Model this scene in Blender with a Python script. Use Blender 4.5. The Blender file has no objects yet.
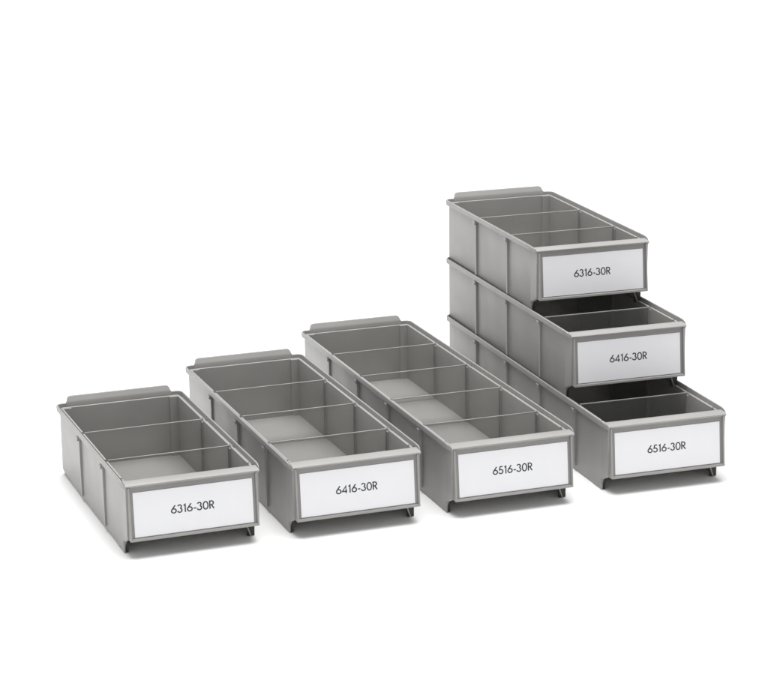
import bpy, bmesh, math
from mathutils import Vector

scene = bpy.context.scene
COL = scene.collection
MM = 0.001

# ------------------------------------------------------------------ materials
def new_mat(name):
    m = bpy.data.materials.new(name)
    m.use_nodes = True
    nt = m.node_tree
    return m, nt, nt.nodes['Principled BSDF']

def plastic(name, col, rough=0.42, grain=0.06):
    m, nt, b = new_mat(name)
    N, L = nt.nodes, nt.links
    tc = N.new('ShaderNodeTexCoord')
    n1 = N.new('ShaderNodeTexNoise'); n1.inputs['Scale'].default_value = 14; n1.inputs['Detail'].default_value = 4
    L.new(tc.outputs['Object'], n1.inputs['Vector'])
    ramp = N.new('ShaderNodeValToRGB')
    ramp.color_ramp.elements[0].position = 0.3; ramp.color_ramp.elements[1].position = 0.7
    lo = [c * (1 - grain) for c in col]; hi = [c * (1 + grain) for c in col]
    ramp.color_ramp.elements[0].color = (*lo, 1); ramp.color_ramp.elements[1].color = (*hi, 1)
    L.new(n1.outputs['Fac'], ramp.inputs['Fac'])
    L.new(ramp.outputs['Color'], b.inputs['Base Color'])
    n2 = N.new('ShaderNodeTexNoise'); n2.inputs['Scale'].default_value = 40; n2.inputs['Detail'].default_value = 5
    L.new(tc.outputs['Object'], n2.inputs['Vector'])
    mr = N.new('ShaderNodeMapRange'); mr.inputs['To Min'].default_value = rough - 0.06; mr.inputs['To Max'].default_value = rough + 0.08
    L.new(n2.outputs['Fac'], mr.inputs['Value']); L.new(mr.outputs['Result'], b.inputs['Roughness'])
    n3 = N.new('ShaderNodeTexNoise'); n3.inputs['Scale'].default_value = 900; n3.inputs['Detail'].default_value = 2
    L.new(tc.outputs['Object'], n3.inputs['Vector'])
    bp = N.new('ShaderNodeBump'); bp.inputs['Strength'].default_value = 0.12; bp.inputs['Distance'].default_value = 0.0003
    L.new(n3.outputs['Fac'], bp.inputs['Height']); L.new(bp.outputs['Normal'], b.inputs['Normal'])
    b.inputs['Specular IOR Level'].default_value = 0.4
    return m

GREY = plastic('grey_plastic', (0.295, 0.291, 0.281))
FOOT_SHADE = plastic('foot_painted_shade', (0.035, 0.035, 0.036), 0.6)  # near-black base colour paints in the shade on the foot fronts
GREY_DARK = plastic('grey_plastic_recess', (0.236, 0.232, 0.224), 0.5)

def paper():
    m, nt, b = new_mat('white_card')
    N, L = nt.nodes, nt.links
    tc = N.new('ShaderNodeTexCoord')
    n = N.new('ShaderNodeTexNoise'); n.inputs['Scale'].default_value = 60; n.inputs['Detail'].default_value = 6
    L.new(tc.outputs['Object'], n.inputs['Vector'])
    r = N.new('ShaderNodeValToRGB')
    r.color_ramp.elements[0].color = (0.72, 0.72, 0.74, 1); r.color_ramp.elements[1].color = (0.745, 0.745, 0.765, 1)
    L.new(n.outputs['Fac'], r.inputs['Fac']); L.new(r.outputs['Color'], b.inputs['Base Color'])
    b.inputs['Roughness'].default_value = 0.50
    b.inputs['Specular IOR Level'].default_value = 0.25
    return m
CARD = paper()

def ink():
    m, nt, b = new_mat('black_ink')
    N, L = nt.nodes, nt.links
    n = N.new('ShaderNodeTexNoise'); n.inputs['Scale'].default_value = 400
    r = N.new('ShaderNodeValToRGB')
    r.color_ramp.elements[0].color = (0.020, 0.020, 0.024, 1); r.color_ramp.elements[1].color = (0.035, 0.035, 0.04, 1)
    L.new(n.outputs['Fac'], r.inputs['Fac']); L.new(r.outputs['Color'], b.inputs['Base Color'])
    b.inputs['Roughness'].default_value = 0.6
    return m
INK = ink()

def clear_sheet():
    m = bpy.data.materials.new('clear_divider_plastic'); m.use_nodes = True
    nt = m.node_tree; N, L = nt.nodes, nt.links
    N.remove(N['Principled BSDF'])
    out = N['Material Output']
    tr = N.new('ShaderNodeBsdfTransparent'); tr.inputs['Color'].default_value = (0.98, 0.98, 0.977, 1)
    gl = N.new('ShaderNodeBsdfGlossy'); gl.inputs['Roughness'].default_value = 0.06
    gl.inputs['Color'].default_value = (0.9, 0.9, 0.9, 1)
    n = N.new('ShaderNodeTexNoise'); n.inputs['Scale'].default_value = 25
    mr = N.new('ShaderNodeMapRange'); mr.inputs['To Min'].default_value = 0.05; mr.inputs['To Max'].default_value = 0.12
    L.new(n.outputs['Fac'], mr.inputs['Value']); L.new(mr.outputs['Result'], gl.inputs['Roughness'])
    fr = N.new('ShaderNodeFresnel'); fr.inputs['IOR'].default_value = 1.42
    mx = N.new('ShaderNodeMixShader')
    L.new(fr.outputs['Fac'], mx.inputs['Fac']); L.new(tr.outputs[0], mx.inputs[1]); L.new(gl.outputs[0], mx.inputs[2])
    # faint moulding haze
    df = N.new('ShaderNodeBsdfDiffuse'); df.inputs['Color'].default_value = (0.6, 0.6, 0.58, 1)
    n5 = N.new('ShaderNodeTexNoise'); n5.inputs['Scale'].default_value = 30; n5.inputs['Detail'].default_value = 4
    m5 = N.new('ShaderNodeMapRange'); m5.inputs['To Min'].default_value = 0.035; m5.inputs['To Max'].default_value = 0.095
    L.new(n5.outputs['Fac'], m5.inputs['Value'])
    m2 = N.new('ShaderNodeMixShader')
    L.new(m5.outputs['Result'], m2.inputs['Fac']); L.new(mx.outputs[0], m2.inputs[1]); L.new(df.outputs[0], m2.inputs[2])
    L.new(m2.outputs[0], out.inputs['Surface'])
    return m
CLEAR = clear_sheet()

def frosted_edge():
    m, nt, b = new_mat('frosted_divider_edge')
    N, L = nt.nodes, nt.links
    tc = N.new('ShaderNodeTexCoord')
    n = N.new('ShaderNodeTexNoise'); n.inputs['Scale'].default_value = 22; n.inputs['Detail'].default_value = 3
    L.new(tc.outputs['Object'], n.inputs['Vector'])
    r = N.new('ShaderNodeValToRGB')
    r.color_ramp.elements[0].position = 0.35; r.color_ramp.elements[1].position = 0.65
    r.color_ramp.elements[0].color = (0.26, 0.258, 0.25, 1); r.color_ramp.elements[1].color = (0.40, 0.397, 0.385, 1)
    L.new(n.outputs['Fac'], r.inputs['Fac']); L.new(r.outputs['Color'], b.inputs['Base Color'])
    b.inputs['Roughness'].default_value = 0.4
    tr = N.new('ShaderNodeBsdfTransparent')
    mr = N.new('ShaderNodeMapRange'); mr.inputs['To Min'].default_value = 0.05; mr.inputs['To Max'].default_value = 0.38
    mr.inputs['From Min'].default_value = 0.3; mr.inputs['From Max'].default_value = 0.7
    L.new(n.outputs['Fac'], mr.inputs['Value'])
    mx = N.new('ShaderNodeMixShader')
    L.new(mr.outputs['Result'], mx.inputs['Fac']); L.new(b.outputs[0], mx.inputs[1]); L.new(tr.outputs[0], mx.inputs[2])
    L.new(mx.outputs[0], N['Material Output'].inputs['Surface'])
    return m
EDGE = frosted_edge()

def sweep_white():
    m, nt, b = new_mat('white_studio_floor')
    N, L = nt.nodes, nt.links
    n = N.new('ShaderNodeTexNoise'); n.inputs['Scale'].default_value = 3; n.inputs['Detail'].default_value = 5
    tc = N.new('ShaderNodeTexCoord'); L.new(tc.outputs['Object'], n.inputs['Vector'])
    r = N.new('ShaderNodeValToRGB')
    r.color_ramp.elements[0].color = (0.85, 0.85, 0.85, 1); r.color_ramp.elements[1].color = (0.87, 0.87, 0.87, 1)
    L.new(n.outputs['Fac'], r.inputs['Fac']); L.new(r.outputs['Color'], b.inputs['Base Color'])
    b.inputs['Roughness'].default_value = 0.75
    b.inputs['Specular IOR Level'].default_value = 0.1
    return m
FLOOR = sweep_white()

# ------------------------------------------------------------------ mesh helpers (millimetres)
def box(bm, x0, x1, y0, y1, z0, z1, mi=0):
    v = [bm.verts.new((x, y, z)) for z in (z0, z1) for y in (y0, y1) for x in (x0, x1)]
    for f in ((0, 2, 3, 1), (4, 5, 7, 6), (0, 1, 5, 4), (2, 6, 7, 3), (0, 4, 6, 2), (1, 3, 7, 5)):
        bm.faces.new([v[i] for i in f]).material_index = mi

def prism(bm, poly, axis, a0, a1):
    """extrude a polygon along an axis; poly holds the two other coordinates in x,y,z order"""
    def P(u, a):
        c = list(u); c.insert(axis, a); return c
    r0 = [bm.verts.new(P(u, a0)) for u in poly]
    r1 = [bm.verts.new(P(u, a1)) for u in poly]
    n = len(poly)
    bm.faces.new(r0); bm.faces.new(list(reversed(r1)))
    for i in range(n):
        j = (i + 1) % n
        bm.faces.new((r0[j], r0[i], r1[i], r1[j]))

def link(name, bm, mats, parent=None, bevel=0.0, seg=2, smooth=True, sharp=None):
    bmesh.ops.remove_doubles(bm, verts=bm.verts, dist=1e-4)
    bmesh.ops.dissolve_degenerate(bm, edges=bm.edges, dist=1e-4)
    bmesh.ops.recalc_face_normals(bm, faces=bm.faces)
    bmesh.ops.scale(bm, vec=(MM, MM, MM), verts=bm.verts)
    me = bpy.data.meshes.new(name); bm.to_mesh(me); bm.free()
    for m in (mats if isinstance(mats, (list, tuple)) else [mats]):
        me.materials.append(m)
    o = bpy.data.objects.new(name, me); COL.objects.link(o)
    if parent: o.parent = parent
    if sharp:
        for p in me.polygons: p.use_smooth = True
        me.set_sharp_from_angle(angle=math.radians(sharp))
    if bevel:
        md = o.modifiers.new('bevel', 'BEVEL'); md.width = bevel * MM; md.segments = seg
        md.limit_method = 'ANGLE'; md.angle_limit = math.radians(35); md.use_clamp_overlap = True
        md.harden_normals = True
        if smooth:
            for p in me.polygons: p.use_smooth = True
    return o

# ------------------------------------------------------------------ bin dimensions
W, H = 160.0, 88.0
LEN = {0: 327.8, 1: 440.6, 2: 553.5}
PITCH = 112.84
DIV0 = 118.0
LEDGE = 84.0
GROOVE = 81.9
RC = 9.0

def path_point(d, s, L):
    """s: ('l', y) on the left side, ('r', y) on the right, ('bl', t)/('br', t) on the back corners; d = inset"""
    k, t = s[0], s[1]
    if k == 'l': return (d, t)
    if k == 'r': return (W - d, t)
    r = max(RC - d, 1.2)
    a = t * math.pi / 2
    if k == 'bl':
        cx, cy = d + r, -d - r
        return (cx - r * math.cos(a), cy + r * math.sin(a))
    cx, cy = W - d - r, -d - r
    return (cx + r * math.sin(a), cy + r * math.cos(a))

def make_tray(L, ndiv, parent):
    bm = bmesh.new()
    # closed wall profile: (inset, height) - skid, outer wall, stacking lip, groove, ledge, inner wall
    prof = [(5.3, 0.0), (4.6, 0.6), (4.5, 6.6), (4.0, 7.4), (4.0, 79.6), (0.8, 80.6), (0.0, 81.6), (0.0, H - 0.8), (0.7, H), (1.5, H),
            (2.1, H - 0.6), (2.2, GROOVE), (5.5, GROOVE), (5.7, LEDGE), (7.6, LEDGE), (8.0, LEDGE - 0.4), (8.0, 7.0), (7.0, 4.3), (5.7, 0.0)]
    cap = {1: 99, 2: H - 0.5, 3: H - 2.2, 4: 84.8}
    pull = {0: 0.0, 1: 0.0, 2: 0.3, 3: 1.2, 4: 3.0}
    def section(s, notch=False, front=0):
        out = []
        back = s[0] in ('bl', 'br')
        for k, (d, z) in enumerate(prof):
            zz, dd = z, d
            if notch and 11 <= k <= 15: zz = z - (1.6 if k < 13 else 4.2)
            if front:
                zz = min(zz, cap[front])
                if 5 <= k <= 11: dd = max(d, pull[front])
                if k <= 3 or k >= 16:
                    z0 = {1: 13.0, 2: 15.6, 3: 18.2, 4: 21.4}[front]
                    dd, zz = {0: (5.3, z0), 1: (4.6, z0 + .5), 2: (4.1, z0 + 2), 3: (4.0, z0 + 3), 16: (8.0, z0 + 3), 17: (7.0, z0 + 1), 18: (5.7, z0)}[k]
            if back and k == 1: dd = 6.6
            if back and k in (0, 18): dd = d + 4
            x, y = path_point(dd, s, L)
            out.append(bm.verts.new((x, y, zz)))
        return out
    side = []                                   # from front to back: (y, notch, front)
    side += [(-(L - 1.0), False, 4), (-(L - 7), False, 3), (-(L - 13), False, 2), (-(L - 19.6), False, 1), (-(L - 20.2), False, 0)]
    ys = [(L - 27, 1.6)] + [(DIV0 + PITCH * k, 3.4) for k in reversed(range(ndiv))]
    for y, hw in ys:
        side += [(-(y + hw + .4), False, 0), (-(y + hw), True, 0), (-(y - hw), True, 0), (-(y - hw - .4), False, 0)]
    rings = [section(('l', y), n, f) for y, n, f in side]
    rings += [section(('bl', i / 6)) for i in range(7)]
    rings += [section(('br', i / 6)) for i in range(7)]
    rings += [section(('r', y), n, f) for y, n, f in reversed(side)]
    n = len(prof)
    for a, b in zip(rings, rings[1:]):
        for i in range(n):
            j = (i + 1) % n
            bm.faces.new((a[i], a[j], b[j], b[i]))
    bm.faces.new(rings[0]); bm.faces.new(list(reversed(rings[-1])))
    # floor, with a lifted nose under the front panel
    prism(bm, [(-7.5, 4.6), (-(L - 100), 4.6), (-(L - 26), 17.0), (-(L - 1), 20.0), (-(L - 1), 22.5), (-(L - 28), 19.5), (-(L - 101), 7.2), (-7.5, 7.2)], 0, 7.6, W - 7.6)
    # forward-stepped corners of the back wall
    for x0, x1 in ((7.7, 18.0), (W - 18.0, W - 7.7)):
        box(bm, x0, x1, -11.0, -7.6, 6.8, LEDGE - 0.7)
    # squared front edge of the two skids
    box(bm, 4.35, 5.85, -(L - 45), -(L - 19.2), 0.15, 14.5)
    # slot strips that hold the dividers, on both inner walls
    for k in range(ndiv):
        y = -(DIV0 + PITCH * k)
        box(bm, 7.7, 8.8, y - 4.2, y + 4.2, 6.8, 81.0)
        box(bm, W - 8.8, W - 7.7, y - 4.2, y + 4.2, 6.8, 81.0)
    return link('tray', bm, GREY, parent, 0, sharp=38)

def make_rib(parent, y, left):
    bm = bmesh.new()
    x0, x1 = (1.1, 4.6) if left else (W - 4.6, W - 1.1)
    zb = 7.0
    prof = [(x0, 79.9), (x1, 79.9), (x1, zb)] + [((x0 + 0.6) if left else x0 , zb + 0.0)] if left else [(x0, 79.9), (x1, 79.9), (x1, zb), (x0, zb)]
    prism(bm, prof, 1, y - 2.0, y + 2.0)
    if left: box(bm, -1.2, x1, y - 2.5, y + 4.5, 75.6, 79.9)
    else: box(bm, x0, W + 1.2, y - 2.5, y + 4.5, 75.6, 79.9)
    return link('rib', bm, GREY, parent, 0.3)

def lean(z, off, L):
    """y of the leaning front face, off millimetres behind the border face"""
    return -(L + 6.5) + (z - 20.5) * 0.088 + off

def make_front(L, parent):
    bm = bmesh.new()
    x0, x1 = 6.0, W - 6.0
    # recessed plate
    prism(bm, [(lean(20.6, 2.6, L), 20.6), (lean(82.2, 2.6, L), 82.2), (lean(82.2, 5.6, L), 82.2), (lean(20.6, 5.6, L), 20.6)], 0, x0 + 0.4, x1 - 0.4)
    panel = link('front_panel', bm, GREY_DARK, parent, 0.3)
    # raised border round the card pocket
    bm = bmesh.new()
    for a, b in ((x0, x0 + 2.0), (x1 - 2.0, x1)):
        prism(bm, [(lean(20.5, 0, L), 20.5), (lean(81.4, 0.3, L), 81.4), (lean(81.4, 8.5, L), 81.4), (lean(20.5, 8.5, L), 20.5)], 0, a, b)
    prism(bm, [(lean(20.4, 0.1, L), 20.4), (lean(23.2, 0.1, L), 23.2), (lean(23.6, 2.8, L), 23.6), (lean(20.4, 2.8, L), 20.4)], 0, x0 + 1.9, x1 - 1.9)
    link('border', bm, GREY, panel, 0.5, 3)
    # wide top lip
    bm = bmesh.new()
    prof = [(-(L + 0.2), 82.0), (-(L + 1.6), 82.8), (-(L + 1.4), 83.8), (-(L - 2), 85.2), (-(L - 13), 85.6), (-(L - 14.6), 84.6), (-(L - 14.6), 79.2), (-(L - 3), 79.2)]
    prism(bm, prof, 0, 3.2, W - 3.0)
    link('front_lip', bm, GREY, parent, 0.9, 3)
    return panel

def make_tab(parent):
    bm = bmesh.new()
    x0, x1, zt, r = 13.5, W - 13.5, 95.6, 5.0
    top = [(x1, 88.2)]
    for i in range(7):
        a = i / 6 * math.pi / 2
        top.append((x1 - 1.5 - r + r * math.cos(a), zt - r + r * math.sin(a)))
    for i in range(7):
        a = math.pi / 2 + i / 6 * math.pi / 2
        top.append((x0 + 1.5 + r + r * math.cos(a), zt - r + r * math.sin(a)))
    top.append((x0, 88.2))
    def yy(z): return -3.05 + max(0, z - 88.2) * 0.5
    f = [bm.verts.new((x, yy(z), z)) for x, z in top]
    b = [bm.verts.new((x, yy(z) + 3.2, z)) for x, z in top]
    fl, fr = bm.verts.new((x0, -3.05, 81.0)), bm.verts.new((x1, -3.05, 81.0))
    bl, br = bm.verts.new((x0, 0.15, 81.0)), bm.verts.new((x1, 0.15, 81.0))
    bm.faces.new(f); bm.faces.new(list(reversed(b)))
    bm.faces.new((fl, fr, f[0], f[-1])); bm.faces.new((br, bl, b[-1], b[0]))
    bm.faces.new((fl, bl, br, fr)); bm.faces.new((fr, br, b[0], f[0])); bm.faces.new((bl, fl, f[-1], b[-1]))
    for i in range(len(top) - 1):
        bm.faces.new((f[i + 1], f[i], b[i], b[i + 1]))
    return link('hanging_tab', bm, GREY, parent, 0.4)

def make_divider(parent, k):
    y = -(DIV0 + PITCH * k)
    bm = bmesh.new()
    box(bm, 8.85, W - 8.85, y - 0.7, y + 0.7, 7.3, 83.9)
    bm.faces.ensure_lookup_table()
    for f in bm.faces:
        f.normal_update()
        n = f.normal
        if abs(n.y) < 0.5: f.material_index = 1
    # thicker moulded top bead
    d = link('divider', bm, [CLEAR, EDGE], parent)
    bm = bmesh.new()
    box(bm, 8.3, W - 8.3, y - 0.9, y + 0.9, 83.2, 84.5)
    for a, b in ((8.88, 10.1), (W - 10.1, W - 8.88)):
        box(bm, a, b, y - 1.0, y + 1.0, 7.5, 83.15)
    link('top_bead', bm, EDGE, d, 0.4)
    return d

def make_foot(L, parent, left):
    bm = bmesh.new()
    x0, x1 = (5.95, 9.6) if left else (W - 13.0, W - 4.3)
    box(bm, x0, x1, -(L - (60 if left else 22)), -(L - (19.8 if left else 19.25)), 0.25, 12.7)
    return link('foot', bm, FOOT_SHADE, parent, 0.4)

def make_brace(L, parent):
    bm = bmesh.new()
    prism(bm, [(145.0, 14.5), (146.8, 14.5), (151.6, 0.6), (150.2, 0.6)], 1, -(L - 17.6), -(L - 19.1))
    return link('foot_brace', bm, GREY, parent, 0.2)

# ------------------------------------------------------------------ lettering: geometric strokes
def arc(cx, cy, rx, ry, a0, a1, n=20):
    return [(cx + rx * math.cos(math.radians(a0 + (a1 - a0) * i / n)), cy + ry * math.sin(math.radians(a0 + (a1 - a0) * i / n))) for i in range(n + 1)]
# each glyph: advance width, list of strokes; unit = cap height
GLYPH = {
    '6': (0.66, [(arc(0.30, 0.30, 0.245, 0.245, 0, 360, 32), True), ([(0.46, 0.97), (0.085, 0.42)], False)]),
    '3': (0.62, [(arc(0.27, 0.735, 0.185, 0.20, 165, -75, 20) , False), (arc(0.27, 0.285, 0.225, 0.235, 78, -170, 24), False)]),
    '1': (0.42, [([(0.08, 0.80), (0.24, 0.93), (0.24, 0.0)], False)]),
    '4': (0.68, [([(0.46, 0.0), (0.46, 0.90), (0.06, 0.25), (0.60, 0.25)], False)]),
    '5': (0.62, [([(0.50, 0.93), (0.20, 0.93), (0.13, 0.53)] + arc(0.27, 0.31, 0.235, 0.255, 118, -160, 24), False)]),
    '0': (0.68, [(arc(0.32, 0.485, 0.25, 0.455, 0, 360, 36), True)]),
    '-': (0.40, [([(0.05, 0.33), (0.33, 0.33)], False)]),
    'R': (0.60, [([(0.09, 0.0), (0.09, 0.93), (0.24, 0.93)] + arc(0.26, 0.70, 0.215, 0.23, 90, -90, 16) + [(0.09, 0.47)], False), ([(0.26, 0.46), (0.52, 0.0)], False)]),
}
def ribbon(bm, pts, closed, w, z, put):
    n = len(pts); L, R = [], []
    for i in range(n if not closed else n - 1):
        m = n - 1 if closed else n
        p = Vector(pts[i])
        if closed:
            a = Vector(pts[(i - 1) % m]); b = Vector(pts[(i + 1) % m])
        else:
            a = Vector(pts[max(i - 1, 0)]); b = Vector(pts[min(i + 1, n - 1)])
        d1 = (p - a); d2 = (b - p)
        if d1.length < 1e-6: d1 = d2
        if d2.length < 1e-6: d2 = d1
        n1 = Vector((-d1.y, d1.x)).normalized(); n2 = Vector((-d2.y, d2.x)).normalized()
        t = (n1 + n2)
        t = t.normalized() if t.length > 1e-6 else n1
        s = min(1 / max(t.dot(n1), 0.35), 2.2)
        L.append(p + t * w / 2 * s); R.append(p - t * w / 2 * s)
    def quadstrip(zf):
        return [bm.verts.new(put(q.x, q.y, zf)) for q in L], [bm.verts.new(put(q.x, q.y, zf)) for q in R]
    lt, rt = quadstrip(z); lb, rb = quadstrip(0.0)
    m = len(L); rng = range(m) if closed else range(m - 1)
    for i in rng:
        j = (i + 1) % m
        bm.faces.new((lt[i], lt[j], rt[j], rt[i]))
        bm.faces.new((lb[i], lb[j], lt[j], lt[i])); bm.faces.new((rt[i], rt[j], rb[j], rb[i]))
    if not closed:
        bm.faces.new((lb[0], lt[0], rt[0], rb[0])); bm.faces.new((lt[-1], lb[-1], rb[-1], rt[-1]))

def make_card(L, text, parent):
    cx0, cx1, z0, z1 = 11.7, W - 11.7, 24.6, 75.0
    bm = bmesh.new()
    prism(bm, [(lean(z0, 2.1, L), z0), (lean(z1, 2.1, L), z1), (lean(z1, 2.8, L), z1), (lean(z0, 2.8, L), z0)], 0, cx0, cx1)
    card = link('label_card', bm, CARD, parent)
    cap, tot = 9.4, sum(GLYPH[c][0] for c in text)
    width = 50.0
    sx = width / tot
    xs = cx0 + 0.308 * (cx1 - cx0); zs = z0 + (z1 - z0) * 0.525 - cap / 2
    bm = bmesh.new()
    pen = 0.0
    for c in text:
        adv, strokes = GLYPH[c]
        for i, (pts, closed) in enumerate(strokes):
            def put(u, v, h, pen=pen):
                z = zs + v * cap
                return (xs + (pen + u) * sx, lean(z, 2.1, L) - h, z)
            q = [(u * 1.0, v) for u, v in pts]
            ribbon(bm, q, closed, 0.145, 0.06 + 0.02 * i, put)
        pen += adv
    bmesh.ops.recalc_face_normals(bm, faces=bm.faces)
    link('lettering', bm, INK, card)
    return card

def make_bin(kind, text, loc, rot, label):
    L = LEN[kind]; nd = kind + 2
    e = bpy.data.objects.new('storage_bin', None); COL.objects.link(e)
    e.empty_display_size = 0.05
    e['label'] = label; e['category'] = 'storage bin'; e['group'] = 'grey storage bins'
    make_tray(L, nd, e)
    make_front(L, e)
    make_card(L, text, e)
    make_tab(e)
    make_brace(L, e)
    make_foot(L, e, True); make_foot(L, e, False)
    for k in range(nd):
        make_divider(e, k)
        make_rib(e, -(DIV0 + PITCH * k), True)
        make_rib(e, -(DIV0 + PITCH * k), False)
    e.location = loc; e.rotation_euler = (0, 0, rot)
    return e

# placement: front-left corner (x, y) in metres, rotation, length used to find the back
def back(x, y, th, L):
    return (x - math.sin(th) * -0 - math.sin(th) * L * MM, y + math.cos(th) * L * MM)

T = (0.0, -0.00596, -0.01218, -0.03702)
P = ((0.0, 0.0), (0.19019, -0.0071), (0.38061, -0.01062), (0.58216, -0.00434))
STEP = 0.08205
items = [
    (0, '6316-30R', 0, LEN[0], 0, 'short grey bin with two clear dividers alone at the left end of the floor row'),
    (1, '6416-30R', 1, LEN[1], 0, 'mid-length grey bin on the floor with three clear dividers and a bin either side'),
    (2, '6516-30R', 2, LEN[2], 0, 'long open grey bin with four clear dividers on the floor beside the stack'),
    (2, '6516-30R', 3, LEN[2], 0, 'long grey bin at the bottom of the stack, two bins on top of it'),
    (1, '6416-30R', 3, LEN[2], 1, 'grey bin in the middle of the stack, one bin under it and one on top'),
    (0, '6316-30R', 3, LEN[2], 2, 'short grey bin topmost on the stack, its two clear dividers open to view'),
]
for kind, text, i, Lb, lev, label in items:
    bx, by = back(P[i][0], P[i][1], T[i], Lb)
    make_bin(kind, text, (bx, by, lev * STEP + 0.0002), T[i], label)

# ------------------------------------------------------------------ floor
bm = bmesh.new()
box(bm, -6000, 6000, -6000, 6000, -20, 0)
fl = link('floor', bm, FLOOR)
fl['kind'] = 'structure'

# ------------------------------------------------------------------ light
w = bpy.data.worlds.new('World'); scene.world = w; w.use_nodes = True
bg = w.node_tree.nodes['Background']
bg.inputs['Color'].default_value = (1.0, 1.0, 1.0, 1); bg.inputs['Strength'].default_value = 0.55

def softbox(name, loc, target, sx, sy, power, spread=180):
    d = bpy.data.lights.new(name, 'AREA'); d.shape = 'RECTANGLE'; d.size = sx; d.size_y = sy; d.energy = power; d.spread = math.radians(spread)
    o = bpy.data.objects.new(name, d); COL.objects.link(o)
    o.location = loc
    o.rotation_euler = (Vector(target) - Vector(loc)).to_track_quat('-Z', 'Y').to_euler()
    return o
C0 = (0.35, 0.2, 0.0)
softbox('overhead_softbox', (0.38, 0.22, 2.7), C0, 2.4, 2.0, 128)
softbox('side_softbox', (-2.4, 0.7, 0.26), (0.35, 0.2, 0.1), 1.5, 0.4, 9)
softbox('added_background_fill', (1.2, 5.0, 3.2), (1.2, 5.0, 0), 7.0, 4.6, 210, 100)  # unseen area lamp, added to keep the far floor white

# ------------------------------------------------------------------ camera
cd = bpy.data.cameras.new('camera'); cam = bpy.data.objects.new('camera', cd); COL.objects.link(cam)
cam.location = (-0.56096, -2.32620, 0.88472)
cam.rotation_euler = (1.309079, 0.010613, -0.360004)
cd.sensor_fit = 'HORIZONTAL'; cd.sensor_width = 36.0
cd.lens = 2293.9 / 768 * 36.0
cd.clip_start = 0.05; cd.clip_end = 100
scene.camera = cam

scene.render.engine = 'CYCLES'
scene.cycles.transparent_max_bounces = 24
scene.cycles.max_bounces = 10
scene.cycles.diffuse_bounces = 6
scene.view_settings.view_transform = 'Standard'
scene.view_settings.look = 'None'
scene.view_settings.exposure = 0.0
scene.view_settings.gamma = 1.0
scene.render.resolution_x = 1024; scene.render.resolution_y = 903
